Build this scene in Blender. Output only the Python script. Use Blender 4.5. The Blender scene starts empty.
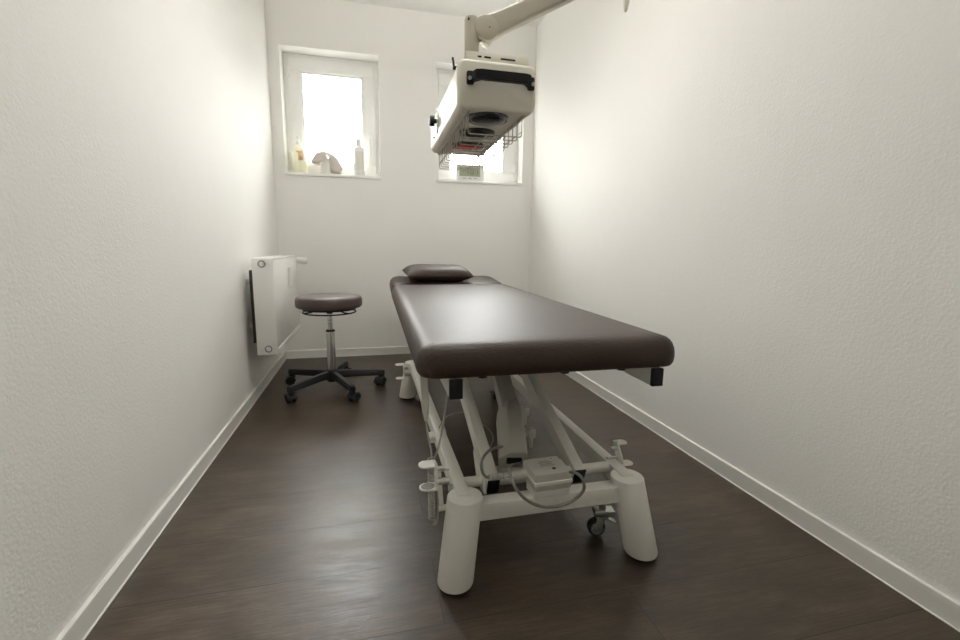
import bpy, bmesh, math, random
from mathutils import Matrix, Vector
random.seed(7)
sc = bpy.context.scene
COL = sc.collection
V = Vector
PI = math.pi

# ------------------------------------------------------------------ room measures (metres)
XL, XR, YB, YF, ZC = -0.639, 1.309, 3.583, -1.25, 2.543
EYE = 0.86
FPX = 449.0
YAW, PITCH, ROLL = 0.2426058, 0.1618299, -0.0130315


def cam_axes():
    cy, sy, cp, sp = math.cos(YAW), math.sin(YAW), math.cos(PITCH), math.sin(PITCH)
    f = V((sy * cp, cy * cp, -sp))
    r = V((cy, -sy, 0))
    d = f.cross(r)
    cr, sr = math.cos(ROLL), math.sin(ROLL)
    return cr * r + sr * d, -sr * r + cr * d, f


AX = cam_axes()


def at(x, y, Y):
    """the point of the room at depth Y seen at photograph position x, y (used to survey cables)"""
    d = AX[0] * ((x - 480) / FPX) + AX[1] * ((y - 320) / FPX) + AX[2]
    return V((0, 0, EYE)) + d * (Y / d.y)


# ------------------------------------------------------------------ materials
def new_mat(name):
    m = bpy.data.materials.new(name)
    m.use_nodes = True
    nt = m.node_tree
    return m, nt, nt.nodes['Principled BSDF']


def link(nt, a, b):
    nt.links.new(a, b)


def coords(nt, scale=(1, 1, 1), kind='Object'):
    tc = nt.nodes.new('ShaderNodeTexCoord')
    mp = nt.nodes.new('ShaderNodeMapping')
    mp.inputs['Scale'].default_value = scale
    link(nt, tc.outputs[kind], mp.inputs['Vector'])
    return mp.outputs['Vector']


def noise(nt, vec, scale, detail=3, rough=0.5):
    n = nt.nodes.new('ShaderNodeTexNoise')
    n.inputs['Scale'].default_value = scale
    n.inputs['Detail'].default_value = detail
    n.inputs['Roughness'].default_value = rough
    link(nt, vec, n.inputs['Vector'])
    return n


def ramp(nt, fac, stops):
    r = nt.nodes.new('ShaderNodeValToRGB')
    el = r.color_ramp.elements
    while len(el) < len(stops):
        el.new(0.5)
    for e, (p, c) in zip(el, stops):
        e.position = p
        e.color = (*c, 1)
    link(nt, fac, r.inputs['Fac'])
    return r


def bump(nt, b, height, strength, dist, chain=None):
    bp = nt.nodes.new('ShaderNodeBump')
    bp.inputs['Strength'].default_value = strength
    bp.inputs['Distance'].default_value = dist
    link(nt, height, bp.inputs['Height'])
    if chain:
        link(nt, chain, bp.inputs['Normal'])
    link(nt, bp.outputs['Normal'], b.inputs['Normal'])
    return bp.outputs['Normal']


def simple(name, col, rough=0.45, metal=0.0, var=0.06, vscale=8.0, bscale=None, bstr=0.2, bdist=0.001, spec=0.5, coat=0.0):
    m, nt, b = new_mat(name)
    vec = coords(nt)
    n = noise(nt, vec, vscale, 4)
    lo = tuple(max(0, c * (1 - var)) for c in col)
    hi = tuple(min(1, c * (1 + var)) for c in col)
    r = ramp(nt, n.outputs['Fac'], [(0.3, lo), (0.7, hi)])
    link(nt, r.outputs['Color'], b.inputs['Base Color'])
    b.inputs['Roughness'].default_value = rough
    b.inputs['Metallic'].default_value = metal
    b.inputs['Specular IOR Level'].default_value = spec
    b.inputs['Coat Weight'].default_value = coat
    if bscale:
        nb = noise(nt, vec, bscale, 3)
        bump(nt, b, nb.outputs['Fac'], bstr, bdist)
    return m


def plaster(name, col, scale, strength, dist):
    m, nt, b = new_mat(name)
    vec = coords(nt)
    big = noise(nt, vec, 1.3, 3)
    r = ramp(nt, big.outputs['Fac'], [(0.3, tuple(c * 0.985 for c in col)), (0.7, tuple(min(1, c * 1.01) for c in col))])
    link(nt, r.outputs['Color'], b.inputs['Base Color'])
    b.inputs['Roughness'].default_value = 0.75
    b.inputs['Specular IOR Level'].default_value = 0.3
    n1 = noise(nt, vec, scale, 3, 0.6)
    vr = nt.nodes.new('ShaderNodeTexVoronoi')
    vr.feature = 'SMOOTH_F1'
    vr.inputs['Scale'].default_value = scale * 0.8
    link(nt, vec, vr.inputs['Vector'])
    mx = nt.nodes.new('ShaderNodeMath')
    mx.operation = 'ADD'
    link(nt, n1.outputs['Fac'], mx.inputs[0])
    link(nt, vr.outputs['Distance'], mx.inputs[1])
    nrm = bump(nt, b, mx.outputs[0], strength, dist)
    # wide trowel waves running down the wall
    wv = noise(nt, coords(nt, (6, 6, 0.5)), 1.5, 2)
    bump(nt, b, wv.outputs['Fac'], 0.06, 0.02, nrm)
    return m


def planks():
    m, nt, b = new_mat('dark_vinyl_planks')
    vec = coords(nt)
    mp = nt.nodes.new('ShaderNodeMapping')
    mp.inputs['Location'].default_value = (0.62, -0.02, 0)
    link(nt, vec, mp.inputs['Vector'])
    br = nt.nodes.new('ShaderNodeTexBrick')
    br.offset = 0.38
    br.offset_frequency = 2
    br.inputs['Scale'].default_value = 1.0
    br.inputs['Mortar Size'].default_value = 0.0016
    br.inputs['Mortar Smooth'].default_value = 0.2
    br.inputs['Bias'].default_value = 0.0
    br.inputs['Brick Width'].default_value = 1.24
    br.inputs['Row Height'].default_value = 0.22
    br.inputs['Color1'].default_value = (0.1, 0.1, 0.1, 1)
    br.inputs['Color2'].default_value = (0.9, 0.9, 0.9, 1)
    br.inputs['Mortar'].default_value = (0.5, 0.5, 0.5, 1)
    link(nt, mp.outputs['Vector'], br.inputs['Vector'])
    # per-plank shift of the grain
    sh = nt.nodes.new('ShaderNodeVectorMath')
    sh.operation = 'MULTIPLY_ADD'
    sh.inputs[1].default_value = (7, 3, 5)
    link(nt, br.outputs['Color'], sh.inputs[0])
    link(nt, vec, sh.inputs[2])
    g = nt.nodes.new('ShaderNodeMapping')
    g.inputs['Scale'].default_value = (2.2, 8, 1)
    link(nt, sh.outputs[0], g.inputs['Vector'])
    n1 = noise(nt, g.outputs['Vector'], 2.6, 9, 0.72)
    g2 = nt.nodes.new('ShaderNodeMapping')
    g2.inputs['Scale'].default_value = (5, 110, 1)
    link(nt, sh.outputs[0], g2.inputs['Vector'])
    n2 = noise(nt, g2.outputs['Vector'], 2.0, 4, 0.6)
    g3 = nt.nodes.new('ShaderNodeMapping')
    g3.inputs['Scale'].default_value = (1.6, 4.5, 1)
    link(nt, sh.outputs[0], g3.inputs['Vector'])
    n3 = noise(nt, g3.outputs['Vector'], 2.2, 7, 0.7)
    mixa = nt.nodes.new('ShaderNodeMath')
    mixa.operation = 'MULTIPLY_ADD'
    mixa.inputs[1].default_value = 0.40
    link(nt, n2.outputs['Fac'], mixa.inputs[0])
    link(nt, n1.outputs['Fac'], mixa.inputs[2])
    mixb = nt.nodes.new('ShaderNodeMath')
    mixb.operation = 'MULTIPLY_ADD'
    mixb.inputs[1].default_value = 0.55
    link(nt, n3.outputs['Fac'], mixb.inputs[0])
    link(nt, mixa.outputs[0], mixb.inputs[2])
    half = nt.nodes.new('ShaderNodeMath')
    half.operation = 'MULTIPLY'
    half.inputs[1].default_value = 0.54
    link(nt, mixb.outputs[0], half.inputs[0])
    rp = ramp(nt, half.outputs[0], [(0.37, (0.020, 0.0124, 0.0072)), (0.46, (0.038, 0.0248, 0.0150)), (0.53, (0.054, 0.0360, 0.0220)), (0.63, (0.092, 0.0645, 0.0405))])
    # a slight step of tone from plank to plank
    tn = nt.nodes.new('ShaderNodeMapRange')
    tn.inputs['To Min'].default_value = 0.82
    tn.inputs['To Max'].default_value = 1.12
    link(nt, br.outputs['Color'], tn.inputs['Value'])
    mul = nt.nodes.new('ShaderNodeMixRGB')
    mul.blend_type = 'MULTIPLY'
    mul.inputs['Fac'].default_value = 1
    link(nt, rp.outputs['Color'], mul.inputs['Color1'])
    link(nt, tn.outputs['Result'], mul.inputs['Color2'])
    seam = nt.nodes.new('ShaderNodeMixRGB')
    seam.blend_type = 'MIX'
    seam.inputs['Color2'].default_value = (0.012, 0.009, 0.007, 1)
    link(nt, br.outputs['Fac'], seam.inputs['Fac'])
    link(nt, mul.outputs['Color'], seam.inputs['Color1'])
    link(nt, seam.outputs['Color'], b.inputs['Base Color'])
    rr = nt.nodes.new('ShaderNodeMapRange')
    rr.inputs['From Min'].default_value = 0.3
    rr.inputs['From Max'].default_value = 0.7
    rr.inputs['To Min'].default_value = 0.28
    rr.inputs['To Max'].default_value = 0.44
    link(nt, n1.outputs['Fac'], rr.inputs['Value'])
    link(nt, rr.outputs['Result'], b.inputs['Roughness'])
    b.inputs['Specular IOR Level'].default_value = 0.55
    nrm = bump(nt, b, n2.outputs['Fac'], 0.45, 0.0012)
    bump(nt, b, br.outputs['Fac'], 0.5, -0.0008, nrm)
    return m


def leather(name, col, rough):
    m, nt, b = new_mat(name)
    vec = coords(nt)
    n = noise(nt, vec, 5, 4)
    r = ramp(nt, n.outputs['Fac'], [(0.3, tuple(c * 0.9 for c in col)), (0.7, tuple(c * 1.1 for c in col))])
    link(nt, r.outputs['Color'], b.inputs['Base Color'])
    b.inputs['Roughness'].default_value = rough
    b.inputs['Specular IOR Level'].default_value = 0.43
    v = nt.nodes.new('ShaderNodeTexVoronoi')
    v.inputs['Scale'].default_value = 260
    link(nt, vec, v.inputs['Vector'])
    nrm = bump(nt, b, v.outputs['Distance'], 0.18, 0.0012)
    cr = noise(nt, coords(nt, (13, 42, 20)), 5, 4, 0.6)
    nrm2 = bump(nt, b, cr.outputs['Fac'], 0.55, 0.003, nrm)
    so = noise(nt, vec, 7, 2)
    bump(nt, b, so.outputs['Fac'], 0.10, 0.012, nrm2)
    return m


def glass_mat(name, tint=(0.98, 0.99, 0.985), gl=0.05):
    m = bpy.data.materials.new(name)
    m.use_nodes = True
    nt = m.node_tree
    nt.nodes.clear()
    out = nt.nodes.new('ShaderNodeOutputMaterial')
    tr = nt.nodes.new('ShaderNodeBsdfTransparent')
    tr.inputs['Color'].default_value = (*tint, 1)
    gs = nt.nodes.new('ShaderNodeBsdfGlossy')
    gs.inputs['Roughness'].default_value = 0.02
    mx = nt.nodes.new('ShaderNodeMixShader')
    mx.inputs['Fac'].default_value = gl
    link(nt, tr.outputs[0], mx.inputs[1])
    link(nt, gs.outputs[0], mx.inputs[2])
    link(nt, mx.outputs[0], out.inputs['Surface'])
    return m


def translucent(name, col, rough=0.35, amount=0.5):
    m, nt, b = new_mat(name)
    b.inputs['Base Color'].default_value = (*col, 1)
    b.inputs['Roughness'].default_value = rough
    tl = nt.nodes.new('ShaderNodeBsdfTranslucent')
    tl.inputs['Color'].default_value = (*col, 1)
    mx = nt.nodes.new('ShaderNodeMixShader')
    mx.inputs['Fac'].default_value = amount
    link(nt, b.outputs[0], mx.inputs[1])
    link(nt, tl.outputs[0], mx.inputs[2])
    link(nt, mx.outputs[0], nt.nodes['Material Output'].inputs['Surface'])
    return m


WALLC = (0.84, 0.83, 0.80)
M = dict(
    rough_wall=plaster('rough_white_plaster', WALLC, 165, 0.24, 0.002),
    smooth_wall=plaster('smooth_white_plaster', (0.84, 0.83, 0.80), 90, 0.05, 0.001),
    ceiling=plaster('ceiling_paint', (0.87, 0.865, 0.845), 70, 0.10, 0.002),
    trim=simple('white_trim_paint', (0.78, 0.77, 0.73), 0.35, var=0.015),
    upvc=simple('white_window_plastic', (0.86, 0.86, 0.84), 0.3, var=0.01),
    steel_white=simple('white_powder_coat', (0.74, 0.725, 0.67), 0.38, var=0.02, bscale=300, bstr=0.05),
    radiator=simple('radiator_enamel', (0.82, 0.81, 0.77), 0.3, var=0.01),
    lamp_shell=simple('cream_lacquered_shell', (0.72, 0.69, 0.60), 0.4, var=0.02, bscale=260, bstr=0.06),
    arm=simple('cream_arm_plastic', (0.45, 0.415, 0.335), 0.45, var=0.02),
    grey_box=simple('light_grey_plastic', (0.52, 0.51, 0.46), 0.45, var=0.03),
    motor=simple('warm_grey_plastic', (0.40, 0.385, 0.34), 0.5, var=0.03),
    black=simple('black_plastic', (0.008, 0.008, 0.009), 0.5, var=0.1, spec=0.3),
    rubber=simple('black_rubber', (0.015, 0.015, 0.015), 0.7, var=0.1),
    stoolblack=simple('charcoal_nylon', (0.018, 0.019, 0.022), 0.42, var=0.1, bscale=200, bstr=0.05),
    chrome=simple('polished_chrome', (0.72, 0.72, 0.70), 0.16, 1.0, var=0.02),
    zinc=simple('zinc_metal', (0.55, 0.55, 0.53), 0.3, 1.0, var=0.05),
    wire=simple('pale_coated_wire', (0.48, 0.44, 0.38), 0.4, 0.0, var=0.03),
    cable=simple('grey_cable', (0.20, 0.195, 0.17), 0.5, var=0.05),
    thin_cable=simple('pale_grey_cable', (0.36, 0.35, 0.31), 0.5, var=0.05),
    gap_shade=simple('gap_shade_dark', (0.035, 0.033, 0.03), 0.5, var=0.05),  # near-black tone for the shade between radiator and wall
    wheelgrey=simple('grey_wheel_hub', (0.22, 0.22, 0.23), 0.5, var=0.05),
    leather=leather('brown_leather', (0.032, 0.0165, 0.0100), 0.46),
    stool_leather=leather('plum_brown_leather', (0.078, 0.054, 0.049), 0.45),
    floor=planks(),
    glass=glass_mat('window_glass'),
    filter=simple('black_filter_glass', (0.004, 0.004, 0.005), 0.15, var=0.1, spec=0.35),
    filter_red=simple('red_filter_glass', (0.50, 0.035, 0.018), 0.15, var=0.05, coat=0.0),
    rim=simple('black_lamp_rim', (0.01, 0.01, 0.01), 0.22, var=0.1),
    green=simple('green_dial_print', (0.03, 0.22, 0.08), 0.5, var=0.05),
    lcd=simple('lcd_grey_green', (0.30, 0.325, 0.235), 0.3, var=0.03),
    lcd_dark=simple('lcd_segment', (0.05, 0.06, 0.045), 0.4, var=0.05),
    lcd_faint=simple('lcd_faint_segment', (0.22, 0.24, 0.17), 0.4, var=0.05),
    clock=simple('silver_white_plastic', (0.66, 0.66, 0.63), 0.35, var=0.02),
    oil_bottle=translucent('yellowish_bottle_plastic', (0.86, 0.85, 0.73), 0.3, 0.5),
    white_bottle=translucent('white_bottle_plastic', (0.86, 0.86, 0.83), 0.35, 0.3),
    cap=translucent('white_cap_plastic', (0.84, 0.84, 0.82), 0.4, 0.45),
    orange=simple('orange_label_print', (0.74, 0.52, 0.30), 0.5, var=0.15, vscale=40),
    labelwhite=simple('pale_label_print', (0.78, 0.77, 0.70), 0.5, var=0.03),
    cloth=translucent('grey_beige_cloth', (0.70, 0.655, 0.62), 0.9, 0.35),
    print=simple('faint_grey_print', (0.18, 0.18, 0.17), 0.6, var=0.05),
)


# ------------------------------------------------------------------ mesh helpers
def box(bm, c, s, rot=None, bev=0.0, seg=2):
    r = bmesh.ops.create_cube(bm, size=1.0)
    vs = r['verts']
    for v in vs:
        v.co = V((v.co.x * s[0], v.co.y * s[1], v.co.z * s[2]))
    if bev > 0:
        es = list({e for v in vs for e in v.link_edges})
        q = bmesh.ops.bevel(bm, geom=es, offset=bev, segments=seg, profile=0.5, affect='EDGES')
        vs = list({v for f in q['faces'] for v in f.verts} | {v for v in vs if v.is_valid})
    for v in vs:
        p = v.co.copy()
        if rot is not None:
            p = rot @ p
        v.co = p + V(c)
    return vs


def frame_of(d, up=V((0, 0, 1))):
    d = d.normalized()
    if abs(d.dot(up)) > 0.98:
        up = V((0, 1, 0))
    s = d.cross(up).normalized()
    u = s.cross(d).normalized()
    return s, u, d


def bar(bm, a, b, w, h, bev=0.003, up=V((0, 0, 1))):
    a, b = V(a), V(b)
    s, u, d = frame_of(b - a, up)
    rot = Matrix((s, d, u)).transposed()
    return box(bm, (a + b) / 2, (w, (b - a).length, h), rot, bev)


def cyl(bm, a, b, r0, r1=None, seg=28, cap=True, bev=0.0):
    a, b = V(a), V(b)
    r1 = r0 if r1 is None else r1
    prof = [(r0, 0.0), (r1, 1.0)]
    L = (b - a).length
    if bev > 0:
        t = bev / L
        prof = [(r0 - bev, 0), (r0 - bev * .3, t * .3), (r0, t), (r1, 1 - t), (r1 - bev * .3, 1 - t * .3), (r1 - bev, 1)]
    return revolve(bm, a, b, prof, seg, cap)


def revolve(bm, a, b, prof, seg=32, cap=True):
    """profile of (radius, fraction along a-b)"""
    a, b = V(a), V(b)
    s, u, d = frame_of(b - a)
    L = (b - a).length
    rings = []
    for r, t in prof:
        c = a + d * (L * t)
        rings.append([bm.verts.new(c + s * (r * math.cos(2 * PI * k / seg)) + u * (r * math.sin(2 * PI * k / seg))) for k in range(seg)])
    for p, q in zip(rings, rings[1:]):
        for k in range(seg):
            bm.faces.new((p[k], p[(k + 1) % seg], q[(k + 1) % seg], q[k]))
    if cap:
        bm.faces.new(list(reversed(rings[0])))
        bm.faces.new(rings[-1])
    return rings


def smooth_path(pts, n=8):
    pts = [V(p) for p in pts]
    out = []
    for i in range(len(pts) - 1):
        p0 = pts[max(0, i - 1)]
        p1, p2 = pts[i], pts[i + 1]
        p3 = pts[min(len(pts) - 1, i + 2)]
        for k in range(n):
            t = k / n
            out.append(0.5 * ((2 * p1) + (p2 - p0) * t + (2 * p0 - 5 * p1 + 4 * p2 - p3) * t * t + (3 * p1 - p0 - 3 * p2 + p3) * t ** 3))
    out.append(pts[-1])
    return out


def tube(bm, pts, r, seg=8, smooth=0, closed=False):
    pts = smooth_path(pts, smooth) if smooth else [V(p) for p in pts]
    n = len(pts)
    rings = []
    prev = None
    for i, p in enumerate(pts):
        if closed:
            d = pts[(i + 1) % n] - pts[i - 1]
        else:
            d = pts[min(i + 1, n - 1)] - pts[max(i - 1, 0)]
        d.normalize()
        if prev is None:
            s, u, _ = frame_of(d)
        else:
            s = (prev - d * prev.dot(d)).normalized()
            u = d.cross(s)
        prev = s
        rings.append([bm.verts.new(p + s * (r * math.cos(2 * PI * k / seg)) + u * (r * math.sin(2 * PI * k / seg))) for k in range(seg)])
    pairs = list(zip(rings, rings[1:])) + ([(rings[-1], rings[0])] if closed else [])
    for p, q in pairs:
        for k in range(seg):
            bm.faces.new((p[k], p[(k + 1) % seg], q[(k + 1) % seg], q[k]))
    if not closed:
        bm.faces.new(list(reversed(rings[0])))
        bm.faces.new(rings[-1])


def round_rect(w, l, r, seg=8):
    pts = []
    for cx, cy, a0 in ((w / 2 - r, l / 2 - r, 0), (-w / 2 + r, l / 2 - r, PI / 2), (-w / 2 + r, -l / 2 + r, PI), (w / 2 - r, -l / 2 + r, 1.5 * PI)):
        for k in range(seg + 1):
            a = a0 + PI / 2 * k / seg
            pts.append((cx + r * math.cos(a), cy + r * math.sin(a)))
    return pts


def slab(bm, w, l, rc, prof, mtx=Matrix.Identity(4), seg=8):
    """upholstered slab: prof = [(inset, z)] from underside to top"""
    rings = []
    for ins, z in prof:
        r = max(0.004, rc - ins)
        rings.append([bm.verts.new(mtx @ V((x, y, z))) for x, y in round_rect(w - 2 * ins, l - 2 * ins, r, seg)])
    n = len(rings[0])
    for p, q in zip(rings, rings[1:]):
        for k in range(n):
            bm.faces.new((p[k], p[(k + 1) % n], q[(k + 1) % n], q[k]))
    bm.faces.new(list(reversed(rings[0])))
    bm.faces.new(rings[-1])


def prism(bm, pts, axis, lo, hi):
    """pts in the other two axes, extruded along axis"""
    def mk(p, t):
        a, b = p
        return V((t, a, b)) if axis == 'x' else V((a, t, b)) if axis == 'y' else V((a, b, t))
    A = [bm.verts.new(mk(p, lo)) for p in pts]
    B = [bm.verts.new(mk(p, hi)) for p in pts]
    n = len(pts)
    for k in range(n):
        bm.faces.new((A[k], A[(k + 1) % n], B[(k + 1) % n], B[k]))
    bm.faces.new(list(reversed(A)))
    bm.faces.new(B)


WORLD = {}


def thing(name, label, cat, loc=(0, 0, 0), group=None):
    o = bpy.data.objects.new(name, None)
    o.empty_display_size = 0.05
    COL.objects.link(o)
    o.location = loc
    WORLD[o] = V(loc)
    tag(o, label, cat, group)
    return o


def tag(o, label, cat, group=None):
    o['label'] = label
    o['category'] = cat
    if group:
        o['group'] = group


def obj(name, bm, mat, parent=None, label=None, angle=35, origin=None):
    """the mesh is modelled in room coordinates and stored relative to its thing"""
    bmesh.ops.recalc_face_normals(bm, faces=bm.faces[:])
    off = WORLD[parent] if parent else (V(origin) if origin else V((0, 0, 0)))
    bm.transform(Matrix.Translation(-off))
    me = bpy.data.meshes.new(name)
    bm.to_mesh(me)
    bm.free()
    for mm in (mat if isinstance(mat, (list, tuple)) else [mat]):
        me.materials.append(mm)
    me.shade_smooth()
    me.set_sharp_from_angle(angle=math.radians(angle))
    o = bpy.data.objects.new(name, me)
    COL.objects.link(o)
    if parent:
        o.parent = parent
    else:
        o.location = off
    WORLD[o] = off
    if label:
        o['label'] = label
    return o


def BM():
    return bmesh.new()


def struct(name, bm, mat, parent=None, angle=35):
    o = obj(name, bm, mat, parent, angle=angle)
    if not parent:
        o['kind'] = 'structure'
    return o


# ------------------------------------------------------------------ room shell
W1 = (-0.562, 0.105, 1.357, 2.213)
W2 = (0.527, 1.222, 1.357, 2.213)
T = 0.12

bm = BM(); box(bm, ((XL + XR) / 2, (YB + YF) / 2, -0.05), (XR - XL + 0.2, YB - YF + 0.2, 0.1)); struct('floor', bm, M['floor'])
bm = BM(); box(bm, ((XL + XR) / 2, (YB + YF) / 2, ZC + 0.05), (XR - XL + 0.2, YB - YF + 0.2, 0.1)); struct('ceiling', bm, M['ceiling'])
bm = BM(); box(bm, (XL - 0.05, (YB + YF) / 2, ZC / 2), (0.1, YB - YF + 0.2, ZC)); struct('wall_left', bm, M['rough_wall'])
bm = BM(); box(bm, (XR + 0.05, (YB + YF) / 2, ZC / 2), (0.1, YB - YF + 0.2, ZC)); struct('wall_right', bm, M['rough_wall'])
bm = BM(); box(bm, ((XL + XR) / 2, YF - 0.05, ZC / 2), (XR - XL, 0.1, ZC)); struct('wall_front', bm, M['smooth_wall'])

# back wall with the two openings
bm = BM()
xs = [XL - 0.1, W1[0], W1[1], W2[0], W2[1], XR + 0.1]
zs = [0.0, W1[2], W1[3], ZC]
DW = 0.30


def quad(bm, *p):
    bm.faces.new([bm.verts.new(V(q)) for q in p])


for i in range(5):
    for k in range(3):
        if k == 1 and i in (1, 3):
            a, b_, z0, z1 = xs[i], xs[i + 1], zs[1], zs[2]
            y0, y1 = YB, YB + DW
            quad(bm, (a, y0, z0), (a, y1, z0), (a, y1, z1), (a, y0, z1))
            quad(bm, (b_, y0, z0), (b_, y0, z1), (b_, y1, z1), (b_, y1, z0))
            quad(bm, (a, y0, z0), (b_, y0, z0), (b_, y1, z0), (a, y1, z0))
            quad(bm, (a, y0, z1), (a, y1, z1), (b_, y1, z1), (b_, y0, z1))
            continue
        a, b_, z0, z1 = xs[i], xs[i + 1], zs[k], zs[k + 1]
        quad(bm, (a, YB, z0), (b_, YB, z0), (b_, YB, z1), (a, YB, z1))
        quad(bm, (a, YB + DW, z0), (a, YB + DW, z1), (b_, YB + DW, z1), (b_, YB + DW, z0))
bmesh.ops.remove_doubles(bm, verts=bm.verts[:], dist=1e-5)
struct('wall_back', bm, M['smooth_wall'])


def baseboard(name, a, b, n):
    """a-b along the wall foot, n = direction into the room"""
    a, b, n = V(a), V(b), V(n)
    prof = [(0, 0), (0.0135, 0), (0.0132, 0.0022), (0.010, 0.0026), (0.0105, 0.0580), (0.0092, 0.0598), (0, 0.060)]
    bm = BM()
    A = [bm.verts.new(a + n * p + V((0, 0, z))) for p, z in prof]
    B = [bm.verts.new(b + n * p + V((0, 0, z))) for p, z in prof]
    for k in range(len(prof)):
        k2 = (k + 1) % len(prof)
        bm.faces.new((A[k], A[k2], B[k2], B[k]))
    bm.faces.new(A)
    bm.faces.new(list(reversed(B)))
    struct(name, bm, M['trim'], angle=20)


baseboard('baseboard_left', (XL, YF, 0), (XL, YB, 0), (1, 0, 0))
baseboard('baseboard_right', (XR, YF, 0), (XR, YB, 0), (-1, 0, 0))
baseboard('baseboard_back', (XL + 0.014, YB, 0), (XR - 0.014, YB, 0), (0, -1, 0))


def ring_frame(bm, x0, x1, z0, z1, w, y0, y1, bev=0.004):
    box(bm, ((x0 + x1) / 2, (y0 + y1) / 2, z1 - w / 2), (x1 - x0, y1 - y0, w), bev=bev)
    box(bm, ((x0 + x1) / 2, (y0 + y1) / 2, z0 + w / 2), (x1 - x0, y1 - y0, w), bev=bev)
    box(bm, (x0 + w / 2, (y0 + y1) / 2, (z0 + z1) / 2), (w, y1 - y0, z1 - z0 - 2 * w + 0.004), bev=bev)
    box(bm, (x1 - w / 2, (y0 + y1) / 2, (z0 + z1) / 2), (w, y1 - y0, z1 - z0 - 2 * w + 0.004), bev=bev)


def window(n, W, hinge):
    x0, x1, z0, z1 = W
    yf = YB + T
    root = bpy.data.objects.new('window_%d' % n, None)
    root['kind'] = 'structure'
    COL.objects.link(root)
    root.location = ((x0 + x1) / 2, yf, z0)
    WORLD[root] = V(root.location)
    bm = BM(); ring_frame(bm, x0 - 0.002, x1 + 0.002, z0 - 0.002, z1 + 0.002, 0.052, yf + 0.012, yf + 0.075)
    obj('window_frame', bm, M['upvc'], root)
    s = 0.032
    bm = BM(); ring_frame(bm, x0 + s, x1 - s, z0 + s - 0.012, z1 - s, 0.084, yf, yf + 0.06, 0.006)
    # sloping glazing bead inside the sash
    gx0, gx1, gz0, gz1 = x0 + s + 0.084, x1 - s - 0.084, z0 + s + 0.072, z1 - s - 0.084
    sash = obj('sash', bm, M['upvc'], root)
    bm = BM(); ring_frame(bm, gx0 - 0.004, gx1 + 0.004, gz0 - 0.004, gz1 + 0.004, 0.018, yf + 0.010, yf + 0.026, 0.005)
    obj('glazing_bead', bm, M['upvc'], sash)
    bm = BM(); box(bm, ((gx0 + gx1) / 2, yf + 0.032, (gz0 + gz1) / 2), (gx1 - gx0 + 0.02, 0.006, gz1 - gz0 + 0.02))
    obj('pane', bm, M['glass'], sash)
    # window board
    bm = BM(); box(bm, ((x0 + x1) / 2, YB + T / 2 - 0.003, z0 + 0.004), (x1 - x0 + 0.008, T + 0.014, 0.022), bev=0.003)
    obj('window_sill', bm, M['upvc'], root)
    # handle on the closing side
    hx = x1 - s - 0.036 if hinge == 'left' else x0 + s + 0.036
    hz = 1.64
    bm = BM()
    box(bm, (hx, yf - 0.006, hz + 0.01), (0.026, 0.014, 0.068), bev=0.004)
    cyl(bm, (hx, yf - 0.045, hz + 0.02), (hx, yf, hz + 0.02), 0.010, bev=0.002)
    box(bm, (hx, yf - 0.047, hz - 0.04), (0.020, 0.014, 0.135), bev=0.005)
    obj('window_handle', bm, M['upvc'], sash)
    hx = x0 + s - 0.002 if hinge == 'left' else x1 - s + 0.002
    for hz in (z0 + 0.14, z1 - 0.13):
        bm = BM()
        cyl(bm, (hx, yf - 0.006, hz - 0.035), (hx, yf - 0.006, hz + 0.035), 0.0085, bev=0.002)
        box(bm, (hx, yf - 0.001, hz), (0.034, 0.012, 0.05), bev=0.003)
        obj('hinge', bm, M['upvc'], root)
    return root


window(1, W1, 'left')
window(2, W2, 'right')

# ------------------------------------------------------------------ treatment table
tt = thing('treatment_table', 'long brown leather treatment table on a white electric lifting frame', 'treatment table', (0.46, 1.75, 0.0))
LEA = M['leather']
SL = 0.0205
TILT = Matrix.Translation((0.480, 1.06, 0.530)) @ Matrix.Rotation(-math.radians(0.62), 4, 'Z') @ Matrix.Rotation(math.radians(0.32), 4, 'X')


def tp(x, y, z):
    return TILT @ V((x, y, z))


# underside at z = 0 of the tilted frame, top at 0.078
prof = [(0.020, 0.0), (0.008, 0.004), (0.002, 0.013), (0.0, 0.028), (0.0005, 0.042), (0.003, 0.055), (0.008, 0.066), (0.015, 0.075), (0.024, 0.0815), (0.036, 0.0858), (0.052, 0.0880), (0.09, 0.0895), (0.16, 0.0905)]
bm = BM(); slab(bm, 0.741, 1.735, 0.055, prof, TILT @ Matrix.Translation((0, 0.8675, 0)), 10)
obj('mattress', bm, LEA, tt, angle=60)
bm = BM(); slab(bm, 0.738, 0.40, 0.085, prof[:-2] + [(0.085, 0.0890)], TILT @ Matrix.Translation((0, 1.738, 0.0)) @ Matrix.Rotation(math.radians(4.1), 4, 'X') @ Matrix.Translation((0, 0.20, 0.0)), 10)
obj('head_section', bm, LEA, tt, angle=60)
# support board under the upholstery
bm = BM(); box(bm, (0, 0, 0), (0.62, 1.40, 0.014), bev=0.003); bm.transform(TILT @ Matrix.Translation((0, 0.78, -0.007)))
obj('mattress_board', bm, M['black'], tt)
for bx, by in ((-0.20, 0.035), (0.03, 0.035), (0.2, 0.035)):
    bm = BM(); cyl(bm, tp(bx, by, -0.006), tp(bx, by, 0.002), 0.012)
    obj('button_foot', bm, M['black'], tt)
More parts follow.
